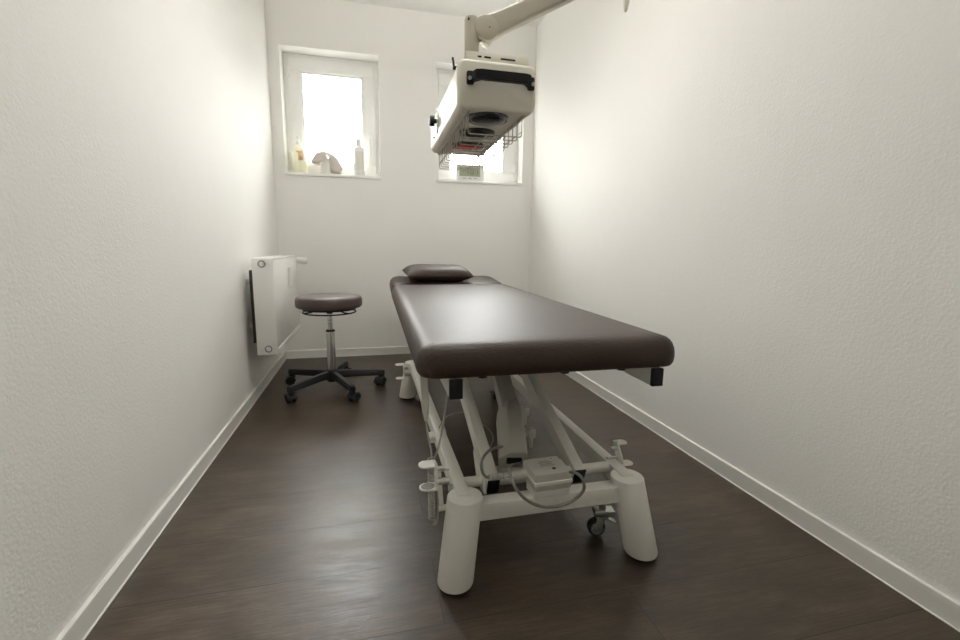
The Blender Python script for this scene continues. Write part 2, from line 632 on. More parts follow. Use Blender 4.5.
# long rails of the lying surface with black end plugs
for x in (-0.275, 0.299):
    bm = BM(); box(bm, (0, 0, 0), (0.034, 1.42, 0.050), bev=0.003); bm.transform(TILT @ Matrix.Translation((x, 0.725, -0.026)))
    r = obj('upper_rail', bm, M['steel_white'], tt)
    bm = BM(); box(bm, (0, 0, 0), (0.0345, 0.012, 0.051), bev=0.002); bm.transform(TILT @ Matrix.Translation((x, 0.010, -0.026)))
    obj('end_cap', bm, M['black'], r, 'black end cap')
for y in (0.36, 0.98, 1.32):
    bm = BM(); box(bm, (0, 0, 0), (0.60, 0.04, 0.04), bev=0.003); bm.transform(TILT @ Matrix.Translation((0.02, y, -0.035)))
    obj('upper_crossbar', bm, M['steel_white'], tt)
for x in (-0.2, 0.24):
    bm = BM(); bar(bm, tp(x, 1.40, -0.020), tp(x, 1.76, -0.014), 0.03, 0.02); bar(bm, tp(x, 1.75, -0.016), tp(x, 2.05, 0.004), 0.03, 0.02)
    obj('head_bracket', bm, M['steel_white'], tt)

# feet and base frame
FX0, FX1, FY0, FY1 = 0.194, 0.731, 1.012, 2.49
TOPZ = 0.216


def foot(fx, fy, sx, sy):
    bot = V((fx, fy, 0.012)); top = V((fx + sx * 0.033, fy + sy * 0.043, TOPZ + 0.006))
    bm = BM()
    seg = 36
    rings = []
    for r, t, dz in ((0.0450, 0.0, 0), (0.0465, 0.02, 0), (0.0460, 0.985, 0), (0.0450, 0.996, 0), (0.0422, 1.0, 0)):
        c = bot.lerp(top, t)
        rings.append([bm.verts.new(c + V((r * math.cos(2 * PI * k / seg), r * math.sin(2 * PI * k / seg), 0))) for k in range(seg)])
    for p, q in zip(rings, rings[1:]):
        for k in range(seg):
            bm.faces.new((p[k], p[(k + 1) % seg], q[(k + 1) % seg], q[k]))
    bm.faces.new(rings[-1]); bm.faces.new(list(reversed(rings[0])))
    f = obj('foot', bm, M['steel_white'], tt, angle=50)
    bm = BM(); cyl(bm, (fx, fy, 0), (fx, fy, 0.0135), 0.036, 0.041)
    obj('rubber_pad', bm, M['rubber'], f, 'black rubber pad')
    return f


for fx, sx in ((FX0, 1), (FX1, -1)):
    for fy, sy in ((FY0, 1), (FY1, -1)):
        foot(fx, fy, sx, sy)
TX0, TX1, TY0, TY1 = FX0 + 0.031, FX1 - 0.031, FY0 + 0.040, FY1 - 0.040
for x in (TX0, TX1):
    bm = BM(); box(bm, (x, (TY0 + TY1) / 2, 0.2005), (0.036, TY1 - TY0, 0.050), bev=0.003)
    obj('side_rail', bm, M['steel_white'], tt)
for y in (TY0, TY1):
    bm = BM(); box(bm, ((TX0 + TX1) / 2, y, 0.181), (TX1 - TX0, 0.042, 0.048), bev=0.003)
    obj('crossbeam', bm, M['steel_white'], tt)

# lifting arms (one pair low at the near end, one pair further back)
AXL, AXR = 0.318, 0.577
SHY, SHZ = 1.135, 0.215
ARM_UP = V((0, 0.72, 0.278))


def lift_arm(x, y0, z0, w=0.034, h=0.052):
    a = V((x, y0, z0)); d = ARM_UP.normalized()
    bm = BM(); bar(bm, a - d * 0.028, a + ARM_UP, w, h, 0.003)
    o = obj('lift_arm', bm, M['steel_white'], tt)
    bm = BM(); bar(bm, a - d * 0.031, a - d * 0.024, w * 0.99, h * 0.98, 0.002)
    obj('end_plug', bm, M['black'], o, 'black end plug')
    return o


for x in (AXL, AXR):
    lift_arm(x, SHY, SHZ)
    lift_arm(x, SHY + 1.20, SHZ - 0.005)
# pivot shaft between the side rails and its plates
bm = BM(); cyl(bm, (TX0, SHY, SHZ - 0.003), (TX1, SHY, SHZ - 0.003), 0.0145)
obj('pivot_shaft', bm, M['steel_white'], tt)
bm = BM(); cyl(bm, (TX0, SHY + 1.20, SHZ - 0.005), (TX1, SHY + 1.20, SHZ - 0.005), 0.0145)
obj('pivot_shaft', bm, M['steel_white'], tt)
for x in (AXL - 0.024,):
    bm = BM()
    prism(bm, [(SHY - 0.035, 0.190), (SHY + 0.055, 0.190), (SHY + 0.10, 0.250), (SHY + 0.09, 0.270), (SHY - 0.02, 0.226)], 'x', x - 0.004, x + 0.004)
    obj('pivot_plate', bm, M['steel_white'], tt)
bm = BM(); box(bm, ((AXL + AXR) / 2, SHY + 0.03, 0.205), (AXR - AXL - 0.04, 0.06, 0.030), bev=0.003)
obj('actuator_beam', bm, M['steel_white'], tt)
# actuator: motor housing and push tube
ma, mb = V((0.391, 1.150, 0.254)), V((0.428, 1.32, 0.357))
s_, u_, d_ = frame_of(mb - ma)
bm = BM()
rot = Matrix((s_, d_, u_)).transposed()
L = (mb - ma).length
sec = [(-0.043, -0.038), (0.037, -0.038), (0.037, 0.030), (0.030, 0.038), (-0.012, 0.038), (-0.043, 0.010)]
stations = [(-L / 2, 1.0), (L / 2 - 0.045, 1.0), (L / 2, 0.72)]
rings = []
for t, k in stations:
    rings.append([bm.verts.new((ma + mb) / 2 + rot @ V((x * k, t, z * k))) for x, z in sec])
for p, q in zip(rings, rings[1:]):
    for k in range(6):
        bm.faces.new((p[k], p[(k + 1) % 6], q[(k + 1) % 6], q[k]))
bm.faces.new(list(reversed(rings[0]))); bm.faces.new(rings[-1])
bmesh.ops.bevel(bm, geom=bm.edges[:], offset=0.004, segments=2, profile=0.5, affect='EDGES')
motor = obj('actuator_motor', bm, M['motor'], tt)
bm = BM(); bar(bm, mb - d_ * 0.02, mb + V((0.010, 0.28, 0.150)), 0.056, 0.046, 0.005)
obj('push_tube', bm, M['motor'], motor, 'grey square push tube')
bm = BM(); bar(bm, ma - d_ * 0.003, ma + d_ * 0.01, 0.044, 0.030, 0.003)
obj('socket_plate', bm, M['black'], motor, 'black socket plate')
for px, py, Y in ((525, 411, 1.30), (531, 433, 1.23)):
    c = at(px, py, Y)
    bm = BM()
    box(bm, c, (0.026, 0.026, 0.030), bev=0.006)
    cyl(bm, c + V((0, 0, -0.012)), c + V((0, -0.004, -0.045)), 0.008, 0.005)
    box(bm, c + V((-0.018, 0.004, 0.002)), (0.016, 0.02, 0.022), bev=0.004)
    obj('cable_plug', bm, M['grey_box'], tt)
# control box on the near crossbeam
RB = Matrix.Rotation(math.radians(2), 3, 'Z')
cbx = V((0.4565, 1.066, 0.251))
bm = BM(); box(bm, cbx, (0.104, 0.094, 0.048), RB, 0.004)
cb = obj('control_box', bm, M['grey_box'], tt)
bm = BM(); box(bm, cbx + V((0, -0.004, -0.002)), (0.107, 0.096, 0.010), RB, 0.002)
box(bm, cbx + V((0, -0.012, -0.033)), (0.100, 0.060, 0.026), RB, 0.001)
obj('box_flange', bm, M['steel_white'], cb)
bm = BM(); cyl(bm, cbx + V((0.012, -0.022, 0.019)), cbx + V((0.012, -0.022, 0.0252)), 0.0052)
obj('keyhole', bm, M['black'], cb, 'black keyhole')
bm = BM()
for k, (l, y) in enumerate(((0.030, 0.022), (0.042, 0.014), (0.034, 0.006), (0.040, -0.002))):
    box(bm, cbx + V((0.000, y, 0.0241)), (l, 0.0022, 0.0006), RB)
cyl(bm, cbx + V((0.026, 0.033, 0.0205)), cbx + V((0.026, 0.033, 0.0248)), 0.0022)
obj('box_print', bm, M['print'], cb, 'small grey printed lines')

# cables of the drive
bm = BM()
tube(bm, [at(564, 474, 1.075), at(572, 472, 1.01), at(581, 477, 0.985), at(584, 489, 0.985), at(574, 500, 0.985), at(558, 506, 0.985), at(540, 506, 0.985), at(524, 498, 0.985), at(514, 485, 0.985), at(510.5, 474, 1.03), at(511, 466, 1.10), at(517, 464, 1.13), at(523, 462, 1.15), at(524, 458, 1.17)], 0.0042, 8, 6)
obj('drive_cable', bm, M['cable'], tt, 'grey cable looping in front of the crossbeam')
bm = BM()
tube(bm, [at(507, 447, 1.21), at(499, 447, 1.16), at(490, 450, 1.14), at(483, 458, 1.12), at(481.5, 468, 1.09), at(485, 476, 1.075), at(492, 478, 1.075), at(500, 477, 1.085)], 0.0040, 8, 6)
obj('drive_cable', bm, M['cable'], tt, 'grey cable curling round the left lifting arm')
bm = BM()
p0, p1 = at(489, 477.5, 1.07), at(505, 476, 1.08)
for k in range(6):
    a = p0.lerp(p1, k / 6); b_ = p0.lerp(p1, (k + 0.62) / 6)
    cyl(bm, a, b_, 0.0085, seg=16)
cyl(bm, p0, p1 + (p1 - p0) * 0.6, 0.0055, seg=12)
obj('strain_relief', bm, M['grey_box'], tt)
bm = BM(); cyl(bm, at(511, 475, 1.085), at(531, 472.5, 1.085), 0.011, seg=16)
obj('cable_plug', bm, M['steel_white'], tt)
bm = BM()
tube(bm, [at(439, 428, 1.33), at(445, 418, 1.36), at(454, 413.5, 1.40), at(465, 413, 1.42), at(478, 421, 1.40), at(490, 431, 1.38), at(493, 440, 1.32), at(489, 449, 1.27)], 0.0024, 6, 6)
obj('hand_control_cable', bm, M['thin_cable'], tt)
# hand control hanging at the left edge, its leads and its coil
bm = BM()
hc0, hc1 = at(423.5, 372, 1.13), at(426, 421, 1.08)
hm = hc0.lerp(hc1, 0.72)
bar(bm, hc0, hm, 0.020, 0.012, 0.004, V((0, 1, 0)))
revolve(bm, hm, hc1, [(0.0095, -0.05), (0.008, 0.4), (0.004, 1.0)], 14)
obj('hand_control', bm, M['grey_box'], tt, 'slim grey hand control')
bm = BM()
tube(bm, [hc1, at(428.5, 438, 1.06), at(431, 450, 1.07), at(431.5, 459, 1.075)], 0.0026, 6, 6)
tube(bm, [at(448, 383, 1.16), at(446.5, 400, 1.12), at(443, 425, 1.07), at(439, 445, 1.075), at(434, 460, 1.075)], 0.0026, 6, 6)
obj('hand_control_cable', bm, M['thin_cable'], tt)
bm = BM()
c0, c1 = at(431, 458, 1.075), at(431.8, 519, 1.075)
pts = []
N = 20
for k in range(N * 10 + 1):
    t = k / (N * 10)
    a = t * N * 2 * PI
    pts.append(c0.lerp(c1, t) + V((0.0080 * math.cos(a), 0.0080 * math.sin(a), 0)))
tail = [at(433.5, 525, 1.075), at(437, 521, 1.075), at(438.5, 508, 1.075), at(437.5, 490, 1.075), at(437, 470, 1.075), at(434, 460, 1.075)]
tube(bm, pts, 0.0021, 6)
tube(bm, [pts[-1]] + tail, 0.0030, 6, 6)
obj('coiled_cable', bm, M['thin_cable'], tt, 'pale grey coiled cable')


# foot levers: a plate with two flat prongs, carried on a link at the side rail
def lever(x, y, z, out, s=1.0, pad=False, gap=0.034, lean=18):
    bm = BM()
    rot = Matrix.Rotation(math.radians(-lean), 3, 'X')
    box(bm, (x, y, z), (0.006, 0.034 * s, (2 * gap * s + 0.006) / math.cos(math.radians(lean))), rot, 0.002)
    o = obj('foot_lever', bm, M['steel_white'], tt)
    tl = math.tan(math.radians(lean)) * gap * s
    for dz, dy in ((gap * s, tl), (-gap * s, -tl)):
        bm = BM()
        # rounded tongue
        pts = [(0.0, -0.019 * s), (0.034 * s, -0.019 * s), (0.043 * s, -0.012 * s), (0.046 * s, 0), (0.043 * s, 0.012 * s), (0.034 * s, 0.019 * s), (0.0, 0.019 * s)]
        pts = [(x + out * (px - 0.002), y + dy + py) for px, py in pts]
        if out < 0:
            pts.reverse()
        prism(bm, pts, 'z', z + dz - 0.002, z + dz + 0.002)
        bmesh.ops.bevel(bm, geom=bm.edges[:], offset=0.001, segments=2, affect='EDGES')
        pr_ = obj('lever_prong', bm, M['steel_white'], o)
        if pad and dz < 0:
            bm = BM()
            q = [(x + out * (0.005 + 0.034 * s * (0.5 + 0.5 * math.cos(a * PI / 12))), y + dy + 0.0145 * s * math.sin(a * PI / 12)) for a in range(24)]
            prism(bm, q, 'z', z + dz + 0.001, z + dz + 0.0032)
            obj('prong_pad', bm, M['cable'], pr_, 'grey pad')
    bm = BM()
    cyl(bm, (x - out * 0.022, y + 0.008, z + 0.012), (x + out * 0.004, y + 0.008, z + 0.012), 0.006, seg=14)
    cyl(bm, (x - out * 0.034, y + 0.006, z - 0.022), (x + out * 0.002, y + 0.006, z - 0.022), 0.009, seg=14)
    obj('lever_bolt', bm, M['zinc'], o, 'shiny metal bolt')
    return o


lever(0.726, 1.150, 0.243, 1, 0.85, gap=0.029, lean=38)
lever(0.148, 1.030, 0.301, -1, 0.98, True, gap=0.0262)
lever(0.165, 2.330, 0.205, -1)
# bent link from the left lever down to the foot
bm = BM()
l0, l1, l2 = at(438.5, 470, 1.07), at(441.5, 508, 1.07), at(449, 507, 1.07)
bar(bm, l0, l1, 0.012, 0.008, 0.002, V((0, 1, 0)))
cyl(bm, l1 + V((-0.008, 0, 0)), l2, 0.008, seg=14)
cyl(bm, l0, l0 + V((0.028, 0, -0.001)), 0.004, seg=12)
obj('lever_link', bm, M['steel_white'], tt)
bm = BM()
cyl(bm, (TX0 - 0.030, 1.125, 0.208), (TX0 - 0.016, 1.125, 0.208), 0.0095, seg=16)
obj('rail_bolt', bm, M['zinc'], tt, 'shiny metal bolt')
bm = BM()
box(bm, (TX0 - 0.028, 1.475, 0.202), (0.022, 0.05, 0.022), bev=0.003)
obj('rail_clip', bm, M['steel_white'], tt)
bm = BM()
box(bm, (TX0 + 0.022, 1.52, 0.206), (0.010, 0.06, 0.016), bev=0.002)
obj('rail_clip', bm, M['grey_box'], tt)


# castors
def castor(x, y, ang, r=0.034, top=0.18):
    rz = Matrix.Rotation(ang, 3, 'Z')
    P = lambda a, b, c: V((x, y, 0)) + rz @ V((a, b, c))
    z = 0.001 + r
    bm = BM()
    box(bm, P(0, 0, top - 0.004), (0.05, 0.04, 0.006), rz, 0.001)
    box(bm, P(-0.004, 0, z + r + 0.022), (0.060, 0.034, 0.018), rz, 0.003)
    cyl(bm, P(0, 0, top - 0.006), P(0, 0, z + r + 0.004), 0.011, seg=14)
    for s in (-1, 1):
        bar(bm, P(0.016, s * 0.016, z - 0.004), P(0.004, s * 0.014, z + r + 0.010), 0.024, 0.003, 0.001, rz @ V((0, 1, 0)))
    box(bm, P(0.002, 0, z + r + 0.008), (0.036, 0.032, 0.005), rz, 0.001)
    bar(bm, P(-0.012, 0, z + r + 0.004), P(-0.042, 0, z + r * 0.55), 0.024, 0.004, 0.001)
    o = obj('castor', bm, M['zinc'], tt)
    bm = BM()
    a, b_ = P(0.016, -0.012, z), P(0.016, 0.012, z)
    revolve(bm, a, b_, [(r * 0.72, 0), (r * 0.94, 0.05), (r, 0.22), (r, 0.78), (r * 0.94, 0.95), (r * 0.72, 1)], 28)
    w = obj('castor_wheel', bm, M['rubber'], o, 'black wheel')
    bm = BM()
    cyl(bm, P(0.016, -0.0135, z), P(0.016, 0.0135, z), r * 0.70, seg=24)
    cyl(bm, P(0.016, -0.019, z), P(0.016, 0.019, z), 0.006, seg=12)
    obj('wheel_hub', bm, M['wheelgrey'], o, 'grey hub')


castor(0.664, 1.118, math.radians(168), 0.027, 0.157)
castor(0.690, 2.385, math.radians(250), 0.029)
castor(0.262, 2.385, math.radians(120), 0.029)

# ------------------------------------------------------------------ pillow on the head section
pl = BM()
PM = Matrix.Translation((0.434, 2.942, 0.685)) @ Matrix.Rotation(math.radians(3), 4, 'Z') @ Matrix.Rotation(math.radians(0.5), 4, 'Y') @ Matrix.Rotation(math.radians(4.6), 4, 'X')
nu, nv = 40, 28
hw, hl = 0.212, 0.14


def pil(u, v, side):
    e = 1.0
    # sides drawn in between the corners
    pin = 1 - 0.04 * (1 - v * v) * abs(u) ** 3
    pin2 = 1 - 0.06 * (1 - u * u) * abs(v) ** 3
    x = u * hw * pin
    y = v * hl * pin2
    d = max(0.0, (1 - abs(u) ** 6)) ** 0.6 * max(0.0, (1 - abs(v) ** 4)) ** 0.55
    h = (0.052 if side > 0 else -0.041) * d
    if side > 0:
        h -= 0.004 * math.exp(-((u + 0.1) ** 2 / 0.10 + (v + 0.2) ** 2 / 0.3)) * (1 + 0.5 * math.sin(9 * u + 3 * v))
    return PM @ V((x, y, h))


grid = {}
for side in (1, -1):
    for i in range(nu + 1):
        for j in range(nv + 1):
            u, v = math.sin((i / nu - 0.5) * PI), math.sin((j / nv - 0.5) * PI)
            if side < 0 and (i in (0, nu) or j in (0, nv)):
                grid[side, i, j] = grid[1, i, j]
            else:
                grid[side, i, j] = pl.verts.new(pil(u, v, side))
    for i in range(nu):
        for j in range(nv):
            q = [grid[side, i, j], grid[side, i + 1, j], grid[side, i + 1, j + 1], grid[side, i, j + 1]]
            pl.faces.new(q if side > 0 else list(reversed(q)))
po = thing('pillow', 'small brown leather pillow lying on the head end of the treatment table', 'pillow', (0.434, 2.942, 0.643))
obj('pillow_cover', pl, LEA, po, angle=70)
bm = BM()
edge = [pil(math.sin((i / nu - .5) * PI), -1, 1) for i in range(nu + 1)] + [pil(1, math.sin((j / nv - .5) * PI), 1) for j in range(1, nv + 1)] \
    + [pil(math.sin((i / nu - .5) * PI), 1, 1) for i in range(nu - 1, -1, -1)] + [pil(-1, math.sin((j / nv - .5) * PI), 1) for j in range(nv - 1, 0, -1)]
tube(bm, edge, 0.0022, 6, closed=True)
obj('seam_piping', bm, LEA, po)

# ------------------------------------------------------------------ stool
SX, SY = -0.231, 2.742
st = thing('swivel_stool', 'round brown leather swivel stool with black five star base by the radiator', 'stool', (SX, SY, 0))
bm = BM()
prof = [(0.150, 0.500), (0.176, 0.502), (0.183, 0.507), (0.1865, 0.516), (0.187, 0.530), (0.1865, 0.546), (0.183, 0.557), (0.176, 0.5635), (0.164, 0.567), (0.13, 0.5695), (0.07, 0.5715), (0.01, 0.572)]
revolve(bm, (SX, SY, 0), (SX, SY, 1), prof, 64)
obj('seat', bm, M['stool_leather'], st, angle=60)
bm = BM(); cyl(bm, (SX, SY, 0.488), (SX, SY, 0.501), 0.15)
obj('seat_plate', bm, M['black'], st)
bm = BM()
ring = [(SX + 0.148 * math.cos(a * 2 * PI / 48), SY + 0.148 * math.sin(a * 2 * PI / 48), 0.472) for a in range(48)]
tube(bm, ring, 0.0042, 8, closed=True)
for a in (200, 320, 80):
    a = math.radians(a)
    tube(bm, [(SX + 0.148 * math.cos(a), SY + 0.148 * math.sin(a), 0.472), (SX + 0.10 * math.cos(a), SY + 0.10 * math.sin(a), 0.476), (SX + 0.075 * math.cos(a), SY + 0.075 * math.sin(a), 0.492)], 0.0042, 8, 4)
obj('release_ring', bm, M['black'], st, 'black wire release ring')
bm = BM(); revolve(bm, (SX, SY, 0), (SX, SY, 1), [(0.0145, 0.35), (0.0145, 0.395), (0.0155, 0.396), (0.0155, 0.404), (0.0145, 0.405), (0.0145, 0.420), (0.0155, 0.421), (0.0155, 0.425), (0.0145, 0.426), (0.0145, 0.465)], 28)
obj('gas_piston', bm, M['chrome'], st)
bm = BM(); cyl(bm, (SX, SY, 0.462), (SX, SY, 0.490), 0.017, 0.022)
obj('seat_socket', bm, M['black'], st)
bm = BM(); revolve(bm, (SX, SY, 0), (SX, SY, 1), [(0.020, 0.366), (0.0262, 0.363), (0.0262, 0.356), (0.022, 0.354)], 28)
obj('column_collar', bm, M['black'], st)
bm = BM(); revolve(bm, (SX, SY, 0), (SX, SY, 1), [(0.024, 0.356), (0.0245, 0.350), (0.0245, 0.118), (0.024, 0.11)], 32)
obj('column', bm, M['chrome'], st, 'chrome column')
bm = BM(); revolve(bm, (SX, SY, 0), (SX, SY, 1), [(0.022, 0.050), (0.030, 0.054), (0.036, 0.075), (0.038, 0.105), (0.034, 0.122), (0.026, 0.128)], 28)
obj('base_hub', bm, M['stoolblack'], st)
for k, deg in enumerate((-133, -65, 6, 78, 149)):
    a = math.radians(deg)
    rz = Matrix.Rotation(a, 3, 'Z')
    P = lambda r, t, z: V((SX, SY, 0)) + rz @ V((r, t, z))
    bm = BM()
    secs = [(0.025, 0.018, 0.072, 0.116), (0.10, 0.019, 0.074, 0.114), (0.20, 0.019, 0.070, 0.106), (0.268, 0.019, 0.066, 0.101), (0.300, 0.019, 0.064, 0.099), (0.309, 0.013, 0.066, 0.095)]
    rings = []
    for r, w, z0, z1 in secs:
        h = z1 - z0
        pr = [(-w, z0 + .15 * h), (-w * .7, z0), (w * .7, z0), (w, z0 + .15 * h), (w, z0 + .6 * h), (w * .6, z1), (-w * .6, z1), (-w, z0 + .6 * h)]
        rings.append([bm.verts.new(P(r, t, z)) for t, z in pr])
    for p, q in zip(rings, rings[1:]):
        for j in range(8):
            bm.faces.new((p[j], p[(j + 1) % 8], q[(j + 1) % 8], q[j]))
    bm.faces.new(rings[-1]); bm.faces.new(list(reversed(rings[0])))
    obj('leg', bm, M['stoolblack'], st)
    # twin-wheel castor
    ca = random.uniform(0, 2 * PI)
    cz = Matrix.Rotation(ca, 3, 'Z')
    base = P(0.290, 0, 0)
    Q = lambda x, y, z: base + cz @ V((x, y, z))
    bm = BM()
    cyl(bm, Q(0, 0, 0.045), Q(0, 0, 0.074), 0.0185, seg=18)
    box(bm, Q(0.006, 0, 0.045), (0.036, 0.014, 0.030), cz, 0.005)
    hood = []
    for t in range(13):
        a_ = math.radians(-20 + 200 * t / 12)
        hood.append((0.030 * math.cos(a_), 0.030 * math.sin(a_)))
    hood = hood + [(0.8 * p, 0.8 * q) for p, q in reversed(hood)]
    A_ = [bm.verts.new(Q(0.012 + p, -0.027, 0.0265 + q)) for p, q in hood]
    B_ = [bm.verts.new(Q(0.012 + p, 0.027, 0.0265 + q)) for p, q in hood]
    for t in range(len(hood)):
        t2 = (t + 1) % len(hood)
        bm.faces.new((A_[t], A_[t2], B_[t2], B_[t]))
    for t in range(12):
        bm.faces.new((A_[t], A_[25 - t], A_[24 - t], A_[t + 1])); bm.faces.new((B_[t], B_[t + 1], B_[24 - t], B_[25 - t]))
    co = obj('stool_castor', bm, M['stoolblack'], st)
    for s in (-1, 1):
        bm = BM()
        revolve(bm, Q(0.012, s * 0.008, 0.0265), Q(0.012, s * 0.026, 0.0265), [(0.019, 0), (0.0255, 0.05), (0.026, 0.3), (0.0255, 0.75), (0.021, 0.97), (0.012, 1.0)], 24)
        obj('castor_wheel', bm, M['rubber'], co)

# ------------------------------------------------------------------ radiator on the left wall
ra = thing('radiator', 'white flat panel radiator mounted low on the left wall', 'radiator', (-0.53, 2.9, 0.27))
RX0, RX1, RY0, RY1, RZ0, RZ1 = -0.580, -0.480, 2.515, 3.31, 0.278, 0.788
bm = BM()
box(bm, (RX1 - 0.008, (RY0 + RY1) / 2, (RZ0 + RZ1) / 2 - 0.004), (0.016, RY1 - RY0 - 0.006, RZ1 - RZ0 - 0.012), bev=0.005)
obj('front_panel', bm, M['radiator'], ra)
bm = BM()
box(bm, (RX1 - 0.001, (RY0 + RY1) / 2, RZ0 + 0.022), (0.012, RY1 - RY0 - 0.02, 0.030), bev=0.004)
obj('lower_lip', bm, M['radiator'], ra)
bm = BM()
box(bm, (RX0 + 0.010, (RY0 + RY1) / 2, (RZ0 + RZ1) / 2), (0.016, RY1 - RY0 - 0.02, RZ1 - RZ0 - 0.03), bev=0.005)
obj('rear_panel', bm, M['radiator'], ra)
bm = BM()
k = 0
y = RY0 + 0.03
while y < RY1 - 0.03:
    box(bm, ((RX0 + RX1) / 2, y, (RZ0 + RZ1) / 2), (RX1 - RX0 - 0.034, 0.003, RZ1 - RZ0 - 0.07))
    y += 0.03
obj('convector_fins', bm, M['radiator'], ra)
for y in (RY0 + 0.004, RY1 - 0.004):
    bm = BM(); box(bm, ((RX0 + RX1) / 2 - 0.002, y, (RZ0 + RZ1) / 2), (RX1 - RX0, 0.008, RZ1 - RZ0 - 0.002), bev=0.003)
    sc_ = obj('side_cover', bm, M['radiator'], ra)
    if y < RY0 + 0.01:
        for px, pz in ((RX0 + 0.046, RZ1 - 0.030), (RX0 + 0.054, RZ0 + 0.034)):
            bm = BM(); revolve(bm, (px, RY0 + 0.001, pz), (px, RY0 - 0.004, pz), [(0.0185, 0), (0.0185, 1), (0.0135, 1), (0.0135, -0.2)], 24, cap=False)
            pc = obj('plug_rim', bm, M['wheelgrey'], sc_, 'metal ring around pipe plug')
            bm = BM(); cyl(bm, (px, RY0 + 0.001, pz), (px, RY0 - 0.0065, pz), 0.011, seg=6)
            obj('pipe_plug', bm, M['radiator'], sc_)
# grille on top
bm = BM()
box(bm, (RX0 + 0.008, (RY0 + RY1) / 2, RZ1 - 0.004), (0.012, RY1 - RY0 - 0.012, 0.010), bev=0.002)
box(bm, (RX1 - 0.010, (RY0 + RY1) / 2, RZ1 - 0.004), (0.016, RY1 - RY0 - 0.012, 0.010), bev=0.002)
box(bm, ((RX0 + RX1) / 2, (RY0 + RY1) / 2, RZ1 - 0.005), (0.008, RY1 - RY0 - 0.012, 0.007), bev=0.001)
y = RY0 + 0.012
while y < RY1 - 0.008:
    box(bm, ((RX0 + RX1) / 2, y, RZ1 - 0.005), (RX1 - RX0 - 0.016, 0.006, 0.007))
    y += 0.014
obj('top_grille', bm, M['radiator'], ra)
bm = BM()
box(bm, (RX1 + 0.013, 2.955, 0.662), (0.024, 0.034, 0.118), bev=0.005)
obj('heat_meter', bm, M['radiator'], ra)
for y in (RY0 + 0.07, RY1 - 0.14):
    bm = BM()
    box(bm, (RX0 - 0.015, y, (RZ0 + RZ1) / 2 - 0.005), (0.030, 0.03, 0.39), bev=0.002)  # dark strip painted in place of the shaded gap to the wall
    strip_ = obj('gap_shade_strip', bm, M['gap_shade'], ra, 'dark strip standing in for shade behind the radiator')
    for z in (0.42, 0.66):
        bm = BM(); box(bm, ((XL + RX0 - 0.026) / 2, y + 0.06, z), (RX0 - 0.026 - XL, 0.03, 0.03), bev=0.002)
        box(bm, (RX0 - 0.020, y + 0.04, z), (0.012, 0.06, 0.03), bev=0.002)
        obj('bracket_arm', bm, M['steel_white'], strip_, 'white bracket arm')
bm = BM()
cyl(bm, (-0.53, RY1 - 0.01, 0.752), (-0.53, RY1 + 0.03, 0.752), 0.013, seg=18)
cyl(bm, (-0.545, RY1 + 0.03, 0.752), (-0.49, RY1 + 0.03, 0.752), 0.014, seg=18)
va = obj('valve', bm, M['zinc'], ra, 'metal valve body')
bm = BM(); revolve(bm, (-0.492, RY1 + 0.03, 0.752), (-0.412, RY1 + 0.03, 0.748), [(0.014, 0), (0.019, 0.08), (0.021, 0.3), (0.023, 0.62), (0.0225, 0.9), (0.018, 1)], 24)
obj('thermostat_head', bm, M['radiator'], va, 'white thermostat head')

# ------------------------------------------------------------------ infrared lamp on its arm
la = thing('infrared_lamp', 'cream boxy infrared therapy lamp hanging from a jointed ceiling arm above the table', 'therapy lamp', (0.395, 1.72, 1.272))
LX0, LX1, LY0, LY1, LZ0, LZ1 = 0.270, 0.517, 1.40, 2.105, 1.270, 1.410
LCX = (LX0 + LX1) / 2
SH = M['lamp_shell']


def rr_ring(bm, w, h, r, y, cx, cz):
    return [bm.verts.new(V((cx + a, y, cz + b))) for a, b in round_rect(w, h, r, 6)]


def shell(bm, cx, cz, w, h, r, stations):
    rings = [rr_ring(bm, w - 2 * i, h - 2 * i, max(0.003, r - i), y, cx + dx, cz) for y, i, dx in stations]
    n = len(rings[0])
    for p, q in zip(rings, rings[1:]):
        for k in range(n):
            bm.faces.new((p[k], p[(k + 1) % n], q[(k + 1) % n], q[k]))
    bm.faces.new(rings[0]); bm.faces.new(list(reversed(rings[-1])))


cz = (LZ0 + LZ1) / 2
bm = BM(); shell(bm, LCX, cz, LX1 - LX0, LZ1 - LZ0, 0.024, [(LY0, 0.012, 0), (LY0 + 0.002, 0.006, 0), (LY0 + 0.007, 0.0015, 0), (LY0 + 0.012, 0, 0), (LY0 + 0.045, 0, 0.0008), (LY0 + 0.046, 0.002, 0.0008)])
obj('front_cover', bm, SH, la, angle=50)
bm = BM(); shell(bm, LCX, cz, LX1 - LX0 - 0.003, LZ1 - LZ0 - 0.003, 0.022, [(LY0 + 0.045, 0, 0.0008), (LY1 - 0.046, 0, 0.012)])
hou = obj('lamp_housing', bm, SH, la, angle=50)
bm = BM(); shell(bm, LCX, cz, LX1 - LX0, LZ1 - LZ0, 0.024, [(LY1 - 0.046, 0.002, 0.012), (LY1 - 0.045, 0, 0.012), (LY1 - 0.012, 0, 0.013), (LY1 - 0.006, 0.0015, 0.013), (LY1, 0.012, 0.013)])
obj('rear_cover', bm, SH, la, angle=50)
# top plate with slots, carrying the post
PY = 1.452
bm = BM()
box(bm, (0.405, PY, LZ1 + 0.022), (0.204, 0.003, 0.036), bev=0.001)
box(bm, (0.405, PY + 0.07, LZ1 + 0.006), (0.204, 0.14, 0.003), bev=0.001)
tpz = obj('top_plate', bm, SH, la)
for x0, x1 in ((0.341, 0.353), (0.362, 0.383), (0.415, 0.462)):
    bm = BM(); box(bm, ((x0 + x1) / 2, PY - 0.0016, LZ1 + 0.0265), (x1 - x0, 0.001, 0.0055), bev=0.0004)
    obj('plate_slot', bm, M['black'], tpz, 'dark slot')
